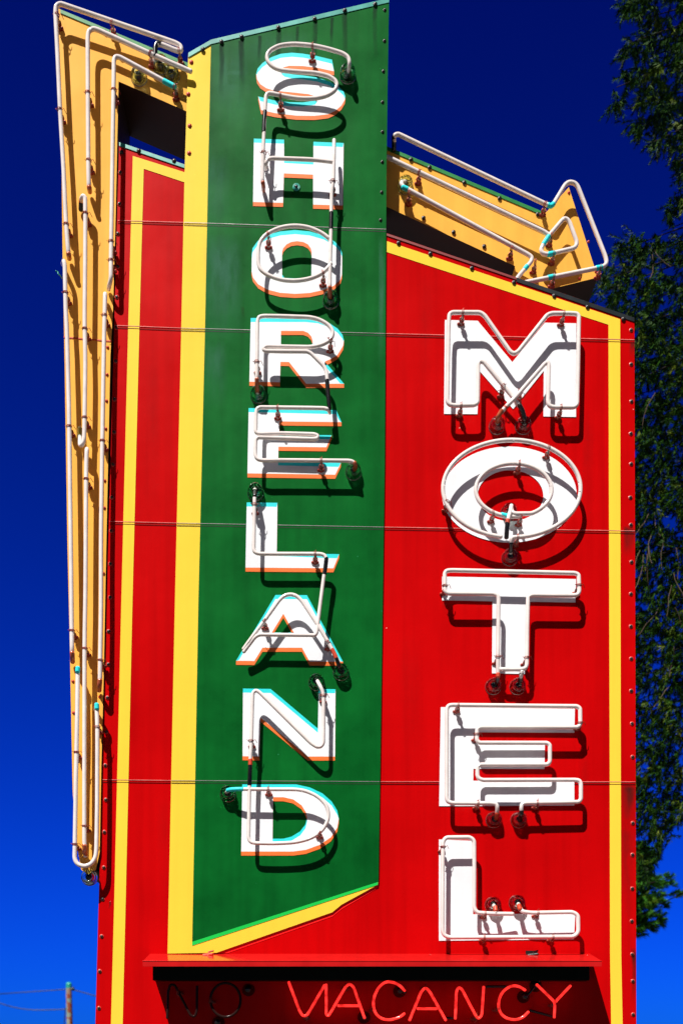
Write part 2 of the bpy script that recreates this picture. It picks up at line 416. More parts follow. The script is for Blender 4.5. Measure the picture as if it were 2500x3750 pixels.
part(strip((234, 1232), (410, 1247), 4, 0, zf=lambda u: az(u) + 2), 'seam', M['bolt_yellow'], arrow)

# painted letters ------------------------------------------------------
SH = 15  # height of the colour-fringe bands painted onto the letters
def T2(ox, oy, k, pts): return [(ox + a / k, oy + b_ / k) for a, b_ in pts]
P = []
P.append(('S', [T2(650, 0, 1.96, [(1108, 428), (1000, 402), (900, 385), (820, 378), (740, 386), (670, 412), (610, 452), (575, 492), (565, 530), (572, 570),
    (595, 605), (635, 632), (690, 650), (850, 666), (940, 676), (985, 690), (1000, 705), (985, 722), (900, 735), (800, 733), (700, 722), (580, 692), (600, 790),
    (700, 812), (850, 830), (980, 832), (1080, 820), (1130, 797), (1175, 758), (1200, 715), (1203, 690), (1190, 655), (1150, 618), (1090, 585), (1000, 556),
    (900, 541), (820, 533), (770, 522), (748, 505), (755, 485), (800, 472), (900, 474), (1000, 486), (1123, 512)])]))
P.append(('H', [T2(850, 450, 2.613, [(208, 150), (497, 160), (497, 345), (777, 360), (777, 180), (1066, 192), (1058, 790), (774, 782), (774, 495), (495, 483), (487, 765), (200, 757)])]))
P.append(('O', [T2(850, 450, 2.613, [(188, 1260), (195, 1200), (245, 1130), (340, 1072), (460, 1038), (600, 1025), (740, 1038), (880, 1078), (980, 1135), (1035, 1195), (1052, 1250), (1050, 1450), (1035, 1500),
    (970, 1560), (860, 1602), (740, 1628), (600, 1636), (460, 1626), (340, 1596), (250, 1545), (200, 1480), (186, 1420)]),
    T2(850, 450, 2.613, [(478, 1235), (488, 1200), (520, 1163), (565, 1140), (620, 1132), (680, 1140), (725, 1163), (752, 1200), (760, 1235), (757, 1465), (680, 1482), (600, 1488), (500, 1483), (478, 1450)])]))
P.append(('R', [T2(850, 1100, 2.613, [(178, 168), (700, 168), (820, 180), (930, 218), (1010, 272), (1055, 330), (1068, 380), (1060, 435), (1005, 525), (940, 562), (885, 586), (1070, 798), (708, 798), (545, 590), (462, 588), (458, 783), (165, 778)]),
    T2(850, 1100, 2.613, [(467, 292), (680, 292), (725, 310), (757, 345), (770, 390), (768, 412), (755, 427), (467, 427)])]))
P.append(('E', [T2(850, 1100, 2.613, [(158, 1030), (995, 1050), (1045, 1165), (455, 1158), (448, 1285), (950, 1290), (900, 1405), (443, 1400), (440, 1540), (1040, 1555), (985, 1668), (147, 1655)])]))
P.append(('L', [T2(850, 1750, 2.613, [(140, 235), (433, 238), (427, 708), (905, 728), (1023, 730), (968, 865), (128, 858)])]))
P.append(('A', [T2(850, 1750, 2.613, [(415, 1120), (715, 1122), (1060, 1758), (740, 1758), (668, 1625), (290, 1625), (213, 1752), (38, 1750)]),
    T2(850, 1750, 2.613, [(490, 1300), (590, 1480), (380, 1480)])]))
P.append(('N', [T2(650, 2450, 1.96, [(470, 140), (668, 143), (1007, 428), (1012, 143), (1133, 145), (1130, 628), (935, 628), (595, 348), (587, 628), (467, 626)])]))
P.append(('D', [T2(650, 2450, 1.96, [(465, 828), (850, 828), (950, 850), (1040, 893), (1105, 950), (1145, 1015), (1157, 1075), (1145, 1140), (1100, 1208), (1020, 1262), (920, 1298), (830, 1310), (457, 1310)]),
    T2(650, 2450, 1.96, [(686, 920), (760, 920), (830, 936), (890, 978), (922, 1030), (930, 1065), (918, 1115), (880, 1165), (820, 1202), (760, 1218), (682, 1218)])]))
for n_, poly in P:
    part(sheet(poly, ZB + 2.4, SH), 'painted_letter', [M['white'], M['cyan'], M['orange']], blade, 'white painted letter %s of SHORELAND with cyan upper and orange lower colour fringe painted in' % n_)

def ell(cx, cy, rx, ry, n=64, a0=0, a1=360):
    return [(cx + rx * math.cos(math.radians(a0 + (a1 - a0) * i / n)), cy + ry * math.sin(math.radians(a0 + (a1 - a0) * i / n))) for i in range(n + (0 if a1 - a0 == 360 else 1))]
Q = []
Q.append(('M', [T2(1550, 1100, 2.412, [(188, 172), (478, 180), (783, 545), (1070, 197), (1347, 202), (1345, 1030), (1057, 1025), (1060, 622), (790, 960), (493, 622), (475, 1005), (180, 1003)])]))
Q.append(('O', [T2(1550, 1550, 2.412, ell(757, 630, 594, 425)), T2(1550, 1550, 2.412, ell(766, 640, 290, 225))]))
Q.append(('T', [T2(1550, 2050, 2.412, [(163, 148), (1345, 170), (1340, 378), (903, 370), (897, 1008), (603, 1003), (608, 367), (163, 358)])]))
Q.append(('E', [T2(1550, 2550, 2.412, [(152, 95), (1335, 110), (1330, 322), (445, 318), (443, 415), (1070, 415), (1067, 642), (440, 640), (438, 745), (1330, 750), (1330, 965), (137, 970)])]))
Q.append(('L', [[(1606, 3074), (1730, 3079), (1731, 3348), (2105, 3345), (2100, 3440), (1606, 3445)]]))
for n_, poly in Q:
    part(sheet(poly, 2.2, 0), 'painted_letter', [M['white']], board, 'white painted letter %s of MOTEL' % n_)

# ---------------------------------------------------------------- neon
def electrode(u, v, zface, parent, tilt=0):
    """stubby glass insulator cup with its metal-ended plug"""
    c = W(u, v, zface + 16); c.y = -zface * S
    mbx = MB(); n = 20
    def lathe(prof, mi):
        vs = []; fs = []
        for r, h in prof:
            for k in range(n):
                a = 2 * math.pi * k / n; vs.append(c + Vector((r * S * math.cos(a), -h * S, r * S * math.sin(a))))
        for i in range(len(prof) - 1):
            for k in range(n):
                k2 = (k + 1) % n; fs.append((i * n + k, i * n + k2, (i + 1) * n + k2, (i + 1) * n + k))
        mbx.add(vs, fs, mi, True)
    lathe([(29, .5), (29, 5), (25, 7), (27, 12), (27.5, 20), (25, 28), (20, 32), (15, 32), (13, 30), (17, 27), (20, 18), (17, 8), (15, 2)], 0)
    lathe([(30, .3), (30, 2.4), (28, 3)], 1)
    lathe([(.1, 20), (9, 20), (12, 16), (13, 1)], 2)
    return mbx.build('electrode_housing', [M['glass'], M['cap_metal'], M['sleeve']], parent)

def support(u, v, ztube, zface, parent, ang=0):
    """post standing on the face, tie wire round the tube"""
    top = W(u, v, ztube); k = MB()
    base = Vector((top.x, -zface * S, top.z - 7 * S))
    tipp = Vector((top.x + 2 * S, top.y + 9 * S, top.z - 5 * S))
    sweep(k, [base, base.lerp(tipp, .5), tipp], [7 * S, 5.6 * S, 4.6 * S], 8, 0)
    # base lug with two ears
    for dx, rr in ((-9, 5), (0, 8), (9, 5)):
        sweep(k, [base + Vector((dx * S, 0, 0)), base + Vector((dx * S, -6 * S, 0))], rr * S, 8, 1)
    # spring collar
    m_ = base.lerp(tipp, .55)
    for q in (-4, 0, 4):
        pts = [m_ + Vector((8.0 * S * math.cos(a), q * S, 8.0 * S * math.sin(a))) for a in [2 * math.pi * i / 10 for i in range(10)]]
        sweep(k, pts, 1.6 * S, 5, 1, closed=True)
    # wire around the tube, direction given by ang (0 = tube runs horizontally)
    ax = Vector((math.cos(ang), 0, math.sin(ang))); n1 = Vector((-math.sin(ang), 0, math.cos(ang))); n2 = Vector((0, 1, 0))
    for off in (-2.2, 2.2):
        pts = [top + ax * off * S + (n1 * math.cos(a) + n2 * math.sin(a)) * 9.3 * S for a in [2 * math.pi * i / 12 for i in range(12)]]
        sweep(k, pts, 1.1 * S, 5, 1, closed=True)
    tw = top + n1 * 8 * S
    sweep(k, [top - n1 * 9 * S, top - n1 * 15 * S + ax * 5 * S, top - n1 * 22 * S - ax * 4 * S + Vector((0, 12 * S, 0))], 1.0 * S, 5, 1)
    sweep(k, [tw, tw + n1 * 7 * S + ax * 4 * S], .9 * S, 5, 1)
    return k.build('tube_support', [M['post_glass'], M['wire']], parent)

ZT = 54
def neon(name, paths, label, zf=lambda u: 0.0, z=ZT, rad=7.5, mat='tube', sleeves=(), elec=(), sup=(), ends=True, closed=False):
    """paths: lists of drawing points (u,v[,height above face])"""
    mb = MB()
    for pth in paths:
        pts = [W(p[0], p[1], zf(p[0]) + (p[2] if len(p) > 2 else z)) for p in pth]
        if closed: sweep(mb, pts, rad * S, 12, 0, closed=True)
        else: sweep(mb, fillet(pts), rad * S, 12, 0)
    o = part(mb, 'neon_tube', [M[mat]], None, label)
    for sl in sleeves:
        kind = 'sleeve'
        pts = sl
        if isinstance(sl[0], str): kind, pts = sl
        pp = [W(p[0], p[1], zf(p[0]) + (p[2] if len(p) > 2 else z)) for p in pts]
        k = MB(); sweep(k, fillet(pp), (rad + .9) * S, 12, 0); k.build('tube_sleeve_fringe', [M[kind]], o)  # cyan pieces are painted colour fringe, the others real tube coverings
    for e_ in elec: electrode(e_[0], e_[1], zf(e_[0]), o)
    for s_ in sup: support(s_[0], s_[1], zf(s_[0]) + z, zf(s_[0]), o, s_[2] if len(s_) > 2 else 0)
    return o
V = math.pi / 2
zb = lambda u: ZB + 1.2
z5 = lambda p: T(650, 0, 1.96, p)
z6 = lambda p: T(850, 450, 2.613, p)
z7 = lambda p: T(850, 1100, 2.613, p)
z8 = lambda p: T(850, 1750, 2.613, p)
z9 = lambda p: T(650, 2450, 1.96, p)
neon('S', [z5([(1224, 520, 26), (1234, 470), (1230, 415), (1190, 385), (1080, 350), (960, 325), (820, 315), (720, 330), (660, 365), (640, 400), (645, 440), (680, 480),
    (740, 505), (860, 516), (1000, 525), (1090, 548), (1135, 580), (1146, 612), (1130, 650), (1080, 685), (1000, 706), (900, 710), (800, 697), (665, 668), (642, 675), (633, 700),
    (625, 860), (616, 1050)]) + z6([(292, 420), (291, 560), (298, 600, 40), (300, 640, 10)])],
    'neon tube bent to the letter S and down into the left leg of the H', zb, rad=6.8,
    sleeves=[z5([(628, 800), (621, 880), (619, 950)]), ('tube_end', z6([(294, 570), (299, 610, 34), (301, 642, 8)]))],
    elec=[z5([(1222, 520)])[0][:2]], sup=[(1143, 168), (1026, 350), (966, 560, V)])
neon('H', [z6([(322, 440, 20), (324, 390), (335, 352), (380, 338), (780, 352), (965, 375)]),
           z6([(975, 165, 45), (974, 300), (968, 560), (952, 650), (948, 800), (946, 1000), (938, 1280), (934, 1480), (934, 1600), (938, 1690, 15)])],
    'neon tube bent to the crossbar and right leg of the H and running down beside the O', zb, rad=6.8,
    sleeves=[z6([(948, 860), (946, 940), (945, 1020)]), ('tube_end', z6([(934, 1570), (935, 1640, 40), (938, 1690, 15)]))],
    elec=[z6([(942, 1680)])[0][:2]], sup=[z6([(962, 560)])[0][:2] + (V,)])
neon('O', [z6([(950, 1150, 40), (930, 1110), (870, 1060), (750, 1003), (600, 980), (450, 1003), (330, 1062), (265, 1135), (250, 1220), (250, 1345), (268, 1402), (330, 1452), (450, 1500), (600, 1516),
    (760, 1490), (880, 1430), (945, 1350)])], 'neon tube bent to the letter O of SHORELAND', zb, rad=6.8,
    sup=[z6([(342, 1070)])[0][:2] + (.5,), z6([(868, 1440)])[0][:2] + (.4,)])
neon('R', [z7([(243, 900, 15), (236, 800, 45), (236, 740), (240, 500), (243, 200), (256, 160), (300, 150), (450, 152), (750, 162), (850, 190), (930, 242), (965, 300), (958, 350), (930, 385), (860, 425), (760, 448), (330, 440),
    (300, 455), (302, 478), (330, 486), (720, 490), (755, 508), (880, 632), (904, 690), (910, 770), (916, 900), (930, 1020), (928, 1070, 35)])],
    'neon tube bent to the letter R of SHORELAND', zb, rad=6.8,
    sleeves=[z7([(908, 765), (913, 850), (920, 930), (931, 1035)]), ('tube_end', z7([(236, 750), (237, 800, 46), (242, 880, 20)]))],
    elec=[z7([(250, 890)])[0][:2]], sup=[z7([(236, 590)])[0][:2] + (V,), z7([(938, 380)])[0][:2] + (1.0,)])
neon('E', [z7([(934, 1075, 30), (920, 1045), (885, 1033), (760, 1030), (265, 1024), (236, 1040), (229, 1080), (226, 1255), (240, 1274), (280, 1278), (450, 1272), (785, 1282), (822, 1298), (812, 1324), (770, 1327), (290, 1313), (245, 1312),
    (226, 1335), (222, 1480), (240, 1520), (290, 1532), (450, 1530), (1120, 1535), (1160, 1546), (1178, 1580, 45), (1172, 1625, 16)])],
    'neon tube bent to the first letter E', zb, rad=6.8,
    sleeves=[('tube_end', z7([(1168, 1552), (1178, 1585, 44), (1173, 1622, 18)]))],
    elec=[z7([(1160, 1625)])[0][:2]], sup=[z7([(432, 1030)])[0][:2], z7([(850, 1532)])[0][:2]])
neon('L', [z8([(218, 110, 18), (216, 170), (214, 260), (211, 450), (207, 685), (220, 715), (262, 727), (840, 728), (885, 740), (902, 775), (893, 850), (876, 950), (840, 1230), (808, 1485), (790, 1508), (750, 1506), (255, 1500), (215, 1528), (112, 1665, 40)])],
    'neon tube bent to the first letter L and down into the crossbar of the A', zb, rad=6.8,
    sleeves=[z8([(901, 770), (893, 850), (881, 925)]), z8([(217, 125, 30), (216, 170), (216, 178)])],
    elec=[z8([(222, 125)])[0][:2]], sup=[z8([(214, 255)])[0][:2] + (V,), z8([(792, 728)])[0][:2]])
neon('A', [z8([(108, 1640, 40), (180, 1540), (310, 1365), (455, 1165), (505, 1125), (560, 1113), (615, 1128), (665, 1175), (830, 1425), (940, 1610), (985, 1700), (1020, 1790, 40), (1038, 1850, 15)])],
    'neon tube bent to the letter A of SHORELAND', zb, rad=6.8,
    sleeves=[('bolt_yellow', z8([(955, 1640), (985, 1700), (995, 1725)])), z8([(995, 1725), (1020, 1790, 42), (1037, 1845, 16)])],
    elec=[z8([(1042, 1850)])[0][:2]], sup=[z8([(308, 1368)])[0][:2] + (-.9,), z8([(918, 1570)])[0][:2] + (1.0,)])
neon('N', [z9([(1003, 85, 18), (1025, 125), (1043, 165), (1048, 220), (1046, 530), (1030, 558), (1000, 560), (960, 535), (590, 168), (562, 152), (540, 172), (531, 500), (523, 640), (519, 750), (516, 870), (510, 1215), (525, 1243), (560, 1250), (690, 1253),
    (850, 1245), (960, 1215), (1040, 1160), (1077, 1090), (1084, 1040), (1070, 980), (1010, 915), (920, 875), (850, 864), (640, 864), (430, 862), (375, 866, 45), (350, 885, 16)])],
    'neon tube bent to the letter N and on into the letter D', zb, rad=6.8,
    sleeves=[('bolt_yellow', z9([(524, 650), (522, 690)])), z9([(522, 690), (519, 760), (517, 835)]), ('cyan', z9([(470, 862), (430, 862), (375, 866, 46), (360, 872, 34)]))],
    elec=[z9([(997, 88)])[0][:2], z9([(360, 890)])[0][:2]], sup=[z9([(527, 515)])[0][:2] + (V,), z9([(650, 864)])[0][:2], z9([(1020, 1175)])[0][:2] + (-.6,), z9([(1045, 190)])[0][:2] + (V,)])

m1 = lambda p: T(1550, 1100, 2.412, p)
m2 = lambda p: T(1550, 1550, 2.412, p)
m3 = lambda p: T(1550, 2050, 2.412, p)
m4 = lambda p: T(1550, 2550, 2.412, p)
zr = lambda u: 0.0
neon('M', [m1([(650, 1090, 16), (655, 1030, 48), (715, 950), (790, 880, 60), (1068, 562), (1093, 545), (1105, 570), (1097, 900), (1110, 935), (1150, 945), (1330, 945), (1355, 920), (1365, 500), (1370, 145), (1355, 120), (1300, 115), (1130, 115), (1090, 130),
    (835, 452), (797, 474), (765, 455), (540, 135), (500, 108), (255, 107), (228, 122), (222, 200), (210, 890), (225, 920), (270, 930), (450, 925), (478, 905), (482, 565), (497, 537), (530, 545), (800, 870, 46), (870, 970, 48), (890, 1040, 40), (888, 1095, 16)])],
    'neon tube bent to the letter M', zr,
    sleeves=[m1([(845, 925, 50), (872, 972, 48), (890, 1040, 40), (889, 1080, 22)]), ('tube_end', m1([(690, 975), (656, 1030, 48), (652, 1075, 26)])), ('bolt_yellow', m1([(745, 925), (718, 950)]))],
    elec=[m1([(652, 1095)])[0][:2], m1([(884, 1095)])[0][:2]],
    sup=[m1([(345, 107)])[0][:2], m1([(1236, 115)])[0][:2], m1([(330, 928)])[0][:2], m1([(1212, 945)])[0][:2], m1([(700, 755)])[0][:2] + (-.85,), m1([(855, 805)])[0][:2] + (.85,)])
neon('O', [m2([(x, y) for x, y in ell(778, 578, 607, 430, 60, 99, 450)] + [(772, 1060, 46), (768, 1150, 16)]),
           m2([(x, y) for x, y in ell(795, 590, 335, 236, 48, 80, 422)] + [(780, 800, 60), (773, 735, 40)]),
           m2([(775, 728, 40), (765, 780, 62), (745, 850, 66), (735, 920, 66), (730, 1000, 54)])],
    'two neon rings bent to the letter O of MOTEL', zr,
    sleeves=[m2([(740, 880, 66), (735, 940, 66), (731, 1010, 56)]), ('cyan', m2([(690, 808), (740, 822)])), m2([(772, 1060, 46), (768, 1130, 24)]), ('bolt_yellow', m2([(744, 855, 66), (740, 885, 66)]))],
    elec=[m2([(757, 775)])[0][:2], m2([(765, 1175)])[0][:2]],
    sup=[m2([(1105, 215)])[0][:2] + (.5,), m2([(845, 354)])[0][:2], m2([(612, 790)])[0][:2] + (.3,), m2([(205, 690)])[0][:2] + (1.2,), m2([(830, 1005)])[0][:2], m2([(860, 822)])[0][:2]])
neon('T', [m3([(640, 1100, 16), (655, 1050, 45), (656, 850), (662, 345), (648, 310), (610, 300), (215, 298), (190, 280), (186, 120), (202, 98), (240, 93), (1335, 118), (1368, 132), (1374, 285), (1355, 312), (1310, 315), (955, 312), (922, 328),
    (915, 600), (912, 930), (900, 957), (865, 968), (690, 968), (668, 962, 46)]), m3([(866, 985), (862, 1020, 50), (850, 1100, 18)])],
    'neon tube bent to the letter T', zr,
    sleeves=[m3([(655, 1030), (653, 1062, 42), (642, 1100, 18)]), m3([(864, 1000, 52), (860, 1040, 42), (850, 1095, 20)]), ('bolt_yellow', m3([(657, 1010), (656, 1035)]))],
    elec=[m3([(620, 1110)])[0][:2], m3([(835, 1110)])[0][:2]],
    sup=[m3([(190, 230)])[0][:2] + (V,), m3([(1372, 225)])[0][:2] + (V,), m3([(656, 855)])[0][:2] + (V,), m3([(910, 865)])[0][:2] + (V,)])
neon('E', [m4([(635, 1085, 16), (650, 1020, 46), (650, 975), (640, 952), (600, 944), (255, 943), (216, 932), (204, 900), (205, 110), (220, 82), (255, 77), (1355, 88), (1381, 108), (1383, 250), (1360, 273), (500, 274), (472, 290), (470, 388), (490, 411),
    (1090, 412), (1114, 430), (1115, 580), (1092, 602), (500, 603), (477, 622), (475, 700), (487, 726), (520, 740), (1340, 738), (1375, 745), (1388, 772), (1388, 912), (1368, 933), (900, 942), (868, 950), (862, 985), (865, 1030, 46), (850, 1085, 16)])],
    'neon tube bent to the second letter E', zr,
    sleeves=[m4([(864, 1010, 50), (864, 1040, 44), (853, 1080, 20)]), ('bolt_yellow', m4([(651, 1030, 44), (638, 1080, 20)]))],
    elec=[m4([(625, 1085)])[0][:2], m4([(845, 1085)])[0][:2]],
    sup=[m4([(305, 78)])[0][:2], m4([(1382, 235)])[0][:2] + (V,), m4([(470, 335)])[0][:2] + (V,), m4([(480, 943)])[0][:2], m4([(1005, 940)])[0][:2]])
neon('L', [[(1896, 3310, 16), (1901, 3322, 46), (1910, 3338), (1944, 3343), (2096, 3340), (2115, 3352), (2116, 3415), (2100, 3430), (1645, 3433), (1626, 3426), (1619, 3408), (1620, 3180), (1621, 3082), (1632, 3067), (1720, 3066), (1735, 3078), (1736, 3172),
    (1735, 3325), (1745, 3342), (1800, 3346), (1876, 3347, 46)], [(1806, 3315, 16), (1812, 3325, 46), (1814, 3343)]],
    'neon tube bent to the last letter L', zr,
    sleeves=[('bolt_yellow', [(1812, 3322, 46), (1814, 3336)]), ('bolt_yellow', [(1899, 3316, 40), (1903, 3330)])],
    elec=[(1806, 3312), (1894, 3305)],
    sup=[m4([(172, 1330)])[0][:2] + (V,), (1775, 3346), (1968, 3342), (1772, 3432), (2023, 3432)])

# arrow tubes
i1 = lambda p: T(150, 0, 2.613, p)
i2 = lambda p: T(150, 600, 2.613, p)
i3 = lambda p: T(150, 1200, 2.352, p)
i4 = lambda p: T(150, 2200, 2.138, p)
r1 = lambda p: T(1380, 450, 1.704, p)
neon('a', [i2([(274, 905, 12), (268, 870, 40), (252, 700), (240, 500)]) + [(233, 600), (221, 400), (212, 200), (204, 45), (206, 22), (222, 13), (644, 158), (664, 170), (664, 190), (640, 183), (600, 166), (580, 160), (569, 170), (568, 230, 20)]],
    'long neon tube along the outer top and upper left edge of the arrow', az, z=46, rad=8.0,
    sleeves=[[(590, 162), (576, 158), (569, 172), (568, 205)], ('tube_end', i2([(274, 905, 14), (267, 862, 44)]))], elec=[(588, 232)],
    sup=[i2([(245, 580)])[0][:2] + (V,), (219, 402, V), (209, 55, V), (410, 84, -.35), (656, 186)])
neon('b', [i2([(470, 268, 12), (463, 235, 40), (456, 60)]) + [(323, 380), (322, 140), (325, 115), (341, 105), (360, 110), (556, 199), (700, 262)]],
    'neon tube along the middle of the top arm of the arrow', az, z=46, rad=8.0,
    sleeves=[('tube_end', i2([(470, 266, 14), (464, 225, 44)]))], elec=[(628, 268)], sup=[(322, 340, V), (326, 588, V), (551, 196, -.4)])
neon('c', [i2([(650, 1200, 10), (655, 1170, 30), (672, 1100), (672, 900), (680, 400)]) + [(413, 560), (417, 300), (418, 220), (424, 208), (440, 210), (640, 318), (646, 330, 20)]],
    'neon tube along the inner edge of the arrow bend', az, z=46, rad=8.0,
    sleeves=[('cyan', [(600, 297), (640, 318)])], elec=[(508, 274)], sup=[(418, 330, V), i2([(672, 745)])[0][:2] + (V,), i2([(670, 925)])[0][:2] + (V,), (640, 318, -.4)])
neon('d', [i2([(212, 960, 14), (222, 925, 44), (232, 980), (240, 1400)]) + [(246, 1200), (254, 1500), (258, 1800), (262, 2100), (264, 2300), (265, 2385), (267, 2425, 14)]],
    'neon tube down the outer left edge of the arrow shaft', az, z=46, rad=8.0,
    sleeves=[('tube_end', [(265, 2390), (266, 2405, 40), (267, 2424, 16)])], sup=[i2([(238, 1235)])[0][:2] + (V,), (254, 1562, V), (265, 2310, V)])
neon('e', [[(298, 745, 16), (300, 725, 40), (306, 717), (313, 725), (314, 790), (313, 982), (311, 1174)] + [(314, 1327), (311, 1540), (309, 1610), (302, 1630, 44), (294, 1632, 30), (294, 1600, 20)]],
    'neon tube down the middle of the arrow shaft', az, z=46, rad=8.0,
    sleeves=[('bolt_yellow', [(298, 742, 20), (299, 732, 30)]), [(297, 768, 12), (298, 745, 20)], ('glass', [(294, 1570, 16), (294, 1600, 20)])], sup=[(314, 782, V), (312, 1205, V), (311, 1530, V)])
neon('f', [[(320, 1655, 14), (319, 1640, 44), (317, 1700), (316, 1838), (314, 2178), (311, 2340), (310, 2901), (310, 3080), (312, 3105, 44), (314, 3135, 12)]],
    'neon tube down the lower middle of the arrow shaft', az, z=46, rad=8.0,
    sleeves=[('tube_end', [(310, 3095), (312, 3110, 40), (314, 3130, 16)])], sup=[(317, 1755, V), (312, 2375, V), (311, 3025, V)])
neon('g', [[(386, 1088, 14), (386, 1072, 44), (384, 1174), (382, 1243), (377, 1540), (375, 1668), (371, 1965), (371, 2223), (367, 2490), (365, 2512, 40), (364, 2530, 12)]],
    'neon tube down the inner right edge of the arrow shaft', az, z=46, rad=8.0,
    sleeves=[('tube_end', [(367, 2490), (365, 2512, 40), (364, 2528, 14)])], sup=[(383, 1155, V), (376, 1615, V), (369, 2418, V)])
neon('h', [[(285, 2460, 14), (286, 2443, 44), (284, 2621), (279, 2855), (275, 3112), (274, 3145), (284, 3165), (311, 3174), (337, 3163), (351, 3140), (354, 3112), (357, 2948), (358, 2668), (355, 2580, 44), (352, 2600, 14)]],
    'U shaped neon tube around the foot of the arrow', az, z=50, rad=8.0,
    sleeves=[('cyan', [(286, 2446), (285, 2460)]), ('cyan', [(355, 2580), (356, 2596)])], elec=[(326, 3212)], sup=[(281, 2755, V), (357, 2662, V), (275, 3092, V)])
neon('j', [r1([(108, 130, 20), (106, 80, 50), (130, 70), (1040, 503), (1083, 520), (1100, 505), (1172, 385), (1200, 368), (1235, 378), (1252, 400), (1425, 840), (1432, 880), (1405, 900), (965, 988), (880, 1005)])],
    'neon tube around the arrowhead and along the upper edge of the arrow', az, z=46, rad=8.0,
    sleeves=[r1([(106, 170, 8), (106, 110, 30), (106, 85, 46)]), ('cyan', r1([(1065, 512), (1083, 521), (1100, 505)])), ('cyan', r1([(1365, 907), (1400, 901)])), ('cyan', r1([(1065, 967), (1105, 958)]))],
    sup=[r1([(1045, 507)])[0][:2] + (-.4,), r1([(1390, 905)])[0][:2], r1([(1100, 960)])[0][:2]])
neon('k', [r1([(60, 212), (110, 235), (1045, 682), (1075, 705)]), r1([(1075, 700), (1150, 612), (1165, 598), (1185, 602), (1200, 622), (1245, 745), (1240, 772), (1220, 785), (1060, 822), (1030, 815), (1020, 795), (1032, 765), (1075, 700)])],
    'neon tube along the arrow shaft ending in a small triangle', az, z=46, rad=8.0,
    sleeves=[('cyan', r1([(1035, 760), (1070, 707)])), ('cyan', r1([(1065, 822), (1105, 813)]))],
    sup=[r1([(262, 308)])[0][:2] + (-.4,), r1([(1085, 700)])[0][:2], r1([(1100, 815)])[0][:2]])
neon('l', [r1([(175, 368, 20), (150, 372, 44), (158, 398), (200, 420), (940, 822), (965, 840), (962, 865), (880, 960), (860, 990)])],
    'neon tube along the lower edge of the arrow shaft', az, z=46, rad=8.0,
    sleeves=[('cyan', r1([(160, 402), (190, 415)])), ('cyan', r1([(935, 895), (918, 915)]))], elec=[r1([(178, 380)])[0][:2]],
    sup=[r1([(200, 440)])[0][:2] + (-.5,), r1([(838, 782)])[0][:2] + (-.5,), r1([(985, 870)])[0][:2]])

mb = MB(); sweep(mb, fillet([W(228, 1020, 40), W(222, 1010, 62), W(212, 1002, 66), (W(214, 996, 60)), W(205, 992, 64)]), 2.2 * S, 6); part(mb, 'stray_wire', M['teal'])
for u, v in [(1690, 1180), (2062, 1186), (1686, 1530), (2052, 1535), (2010, 1690), (1625, 2195), (2115, 2190), (1676, 2600), (2126, 2655), (1742, 2710), (1752, 2960), (1968, 2958), (1622, 3120), (1070, 700), (830 + 60, 1120)]:
    stain(u, v, 16, 52, 2.9 if u > 1410 else ZB + 3.2, M['stain_red'], board if u > 1410 else blade, .28, .1)
for u, v, w_, h, a_ in [(1560, 1000, 60, 500, .12), (2150, 1500, 46, 420, .14), (560, 1300, 60, 700, .12), (1500, 2300, 90, 600, .10), (2140, 2700, 40, 500, .12), (600, 2900, 50, 500, .10)]:
    stain(u, v, w_, h, .6, M['stain_red'], board, a_, .3, 'sheen_fade_patch')
# hood and raceway over VACANCY
ZH = 157
def A3(X, Y, z): return Vector(((X - X0) * S, -z * S, (Y0 - Y) * S + CAMH))
mb = MB()
x1, x2 = 550, 2159
top = [A3(x1, 3493, 0), A3(x2, 3493, 0), A3(x2, 3533, ZH), A3(x1, 3533, ZH)]
lip = 19
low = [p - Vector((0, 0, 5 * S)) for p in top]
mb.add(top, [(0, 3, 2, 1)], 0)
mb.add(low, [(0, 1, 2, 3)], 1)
fl = [top[3], top[2], top[2] - Vector((0, 0, lip * S)), top[3] - Vector((0, 0, lip * S))]
mb.add(fl, [(0, 3, 2, 1)], 0)
mb.add([p + Vector((0, 3 * S, 0)) for p in fl], [(0, 1, 2, 3)], 1)
for s_, a, b_, c_, d_ in ((1, top[0], top[3], low[3], low[0]), (-1, top[1], top[2], low[2], low[1])):
    mb.add([a, b_, c_ - Vector((0, 0, 12 * S)), d_ - Vector((0, 0, 6 * S))], [(0, 1, 2, 3) if s_ > 0 else (3, 2, 1, 0)], 0)
hood = part(mb, 'hood', [M['hood'], M['raceway']], None, 'red sheet metal hood above the word VACANCY')
mb = MB(); sweep(mb, [fl[0], fl[1]], 1.6 * S, 6); part(mb, 'rolled_edge', M['hood'], hood)
mb = MB()
prism(mb, [A3(570, 3522, 64), A3(2140, 3522, 64), A3(2140, 3594, 64), A3(570, 3594, 64)], 64 * S, 0, 0)
part(mb, 'raceway', M['raceway'])
for u in (765, 1945):
    mb = MB()
    sweep(mb, [A3(u - 18, 3500, 24), A3(u + 16, 3497, 30)], 5 * S, 8); sweep(mb, [A3(u, 3512, 40), A3(u + 2, 3488, 22), A3(u + 18, 3484, 20)], 3.5 * S, 8)
    prism(mb, [A3(u - 22, 3498, 5), A3(u + 20, 3498, 5), A3(u + 20, 3482, 5), A3(u - 22, 3482, 5)], 5 * S, 0, 0)
    part(mb, 'hood_clip', M['bolt'] if u > 1000 else M['bolt_yellow'], hood)

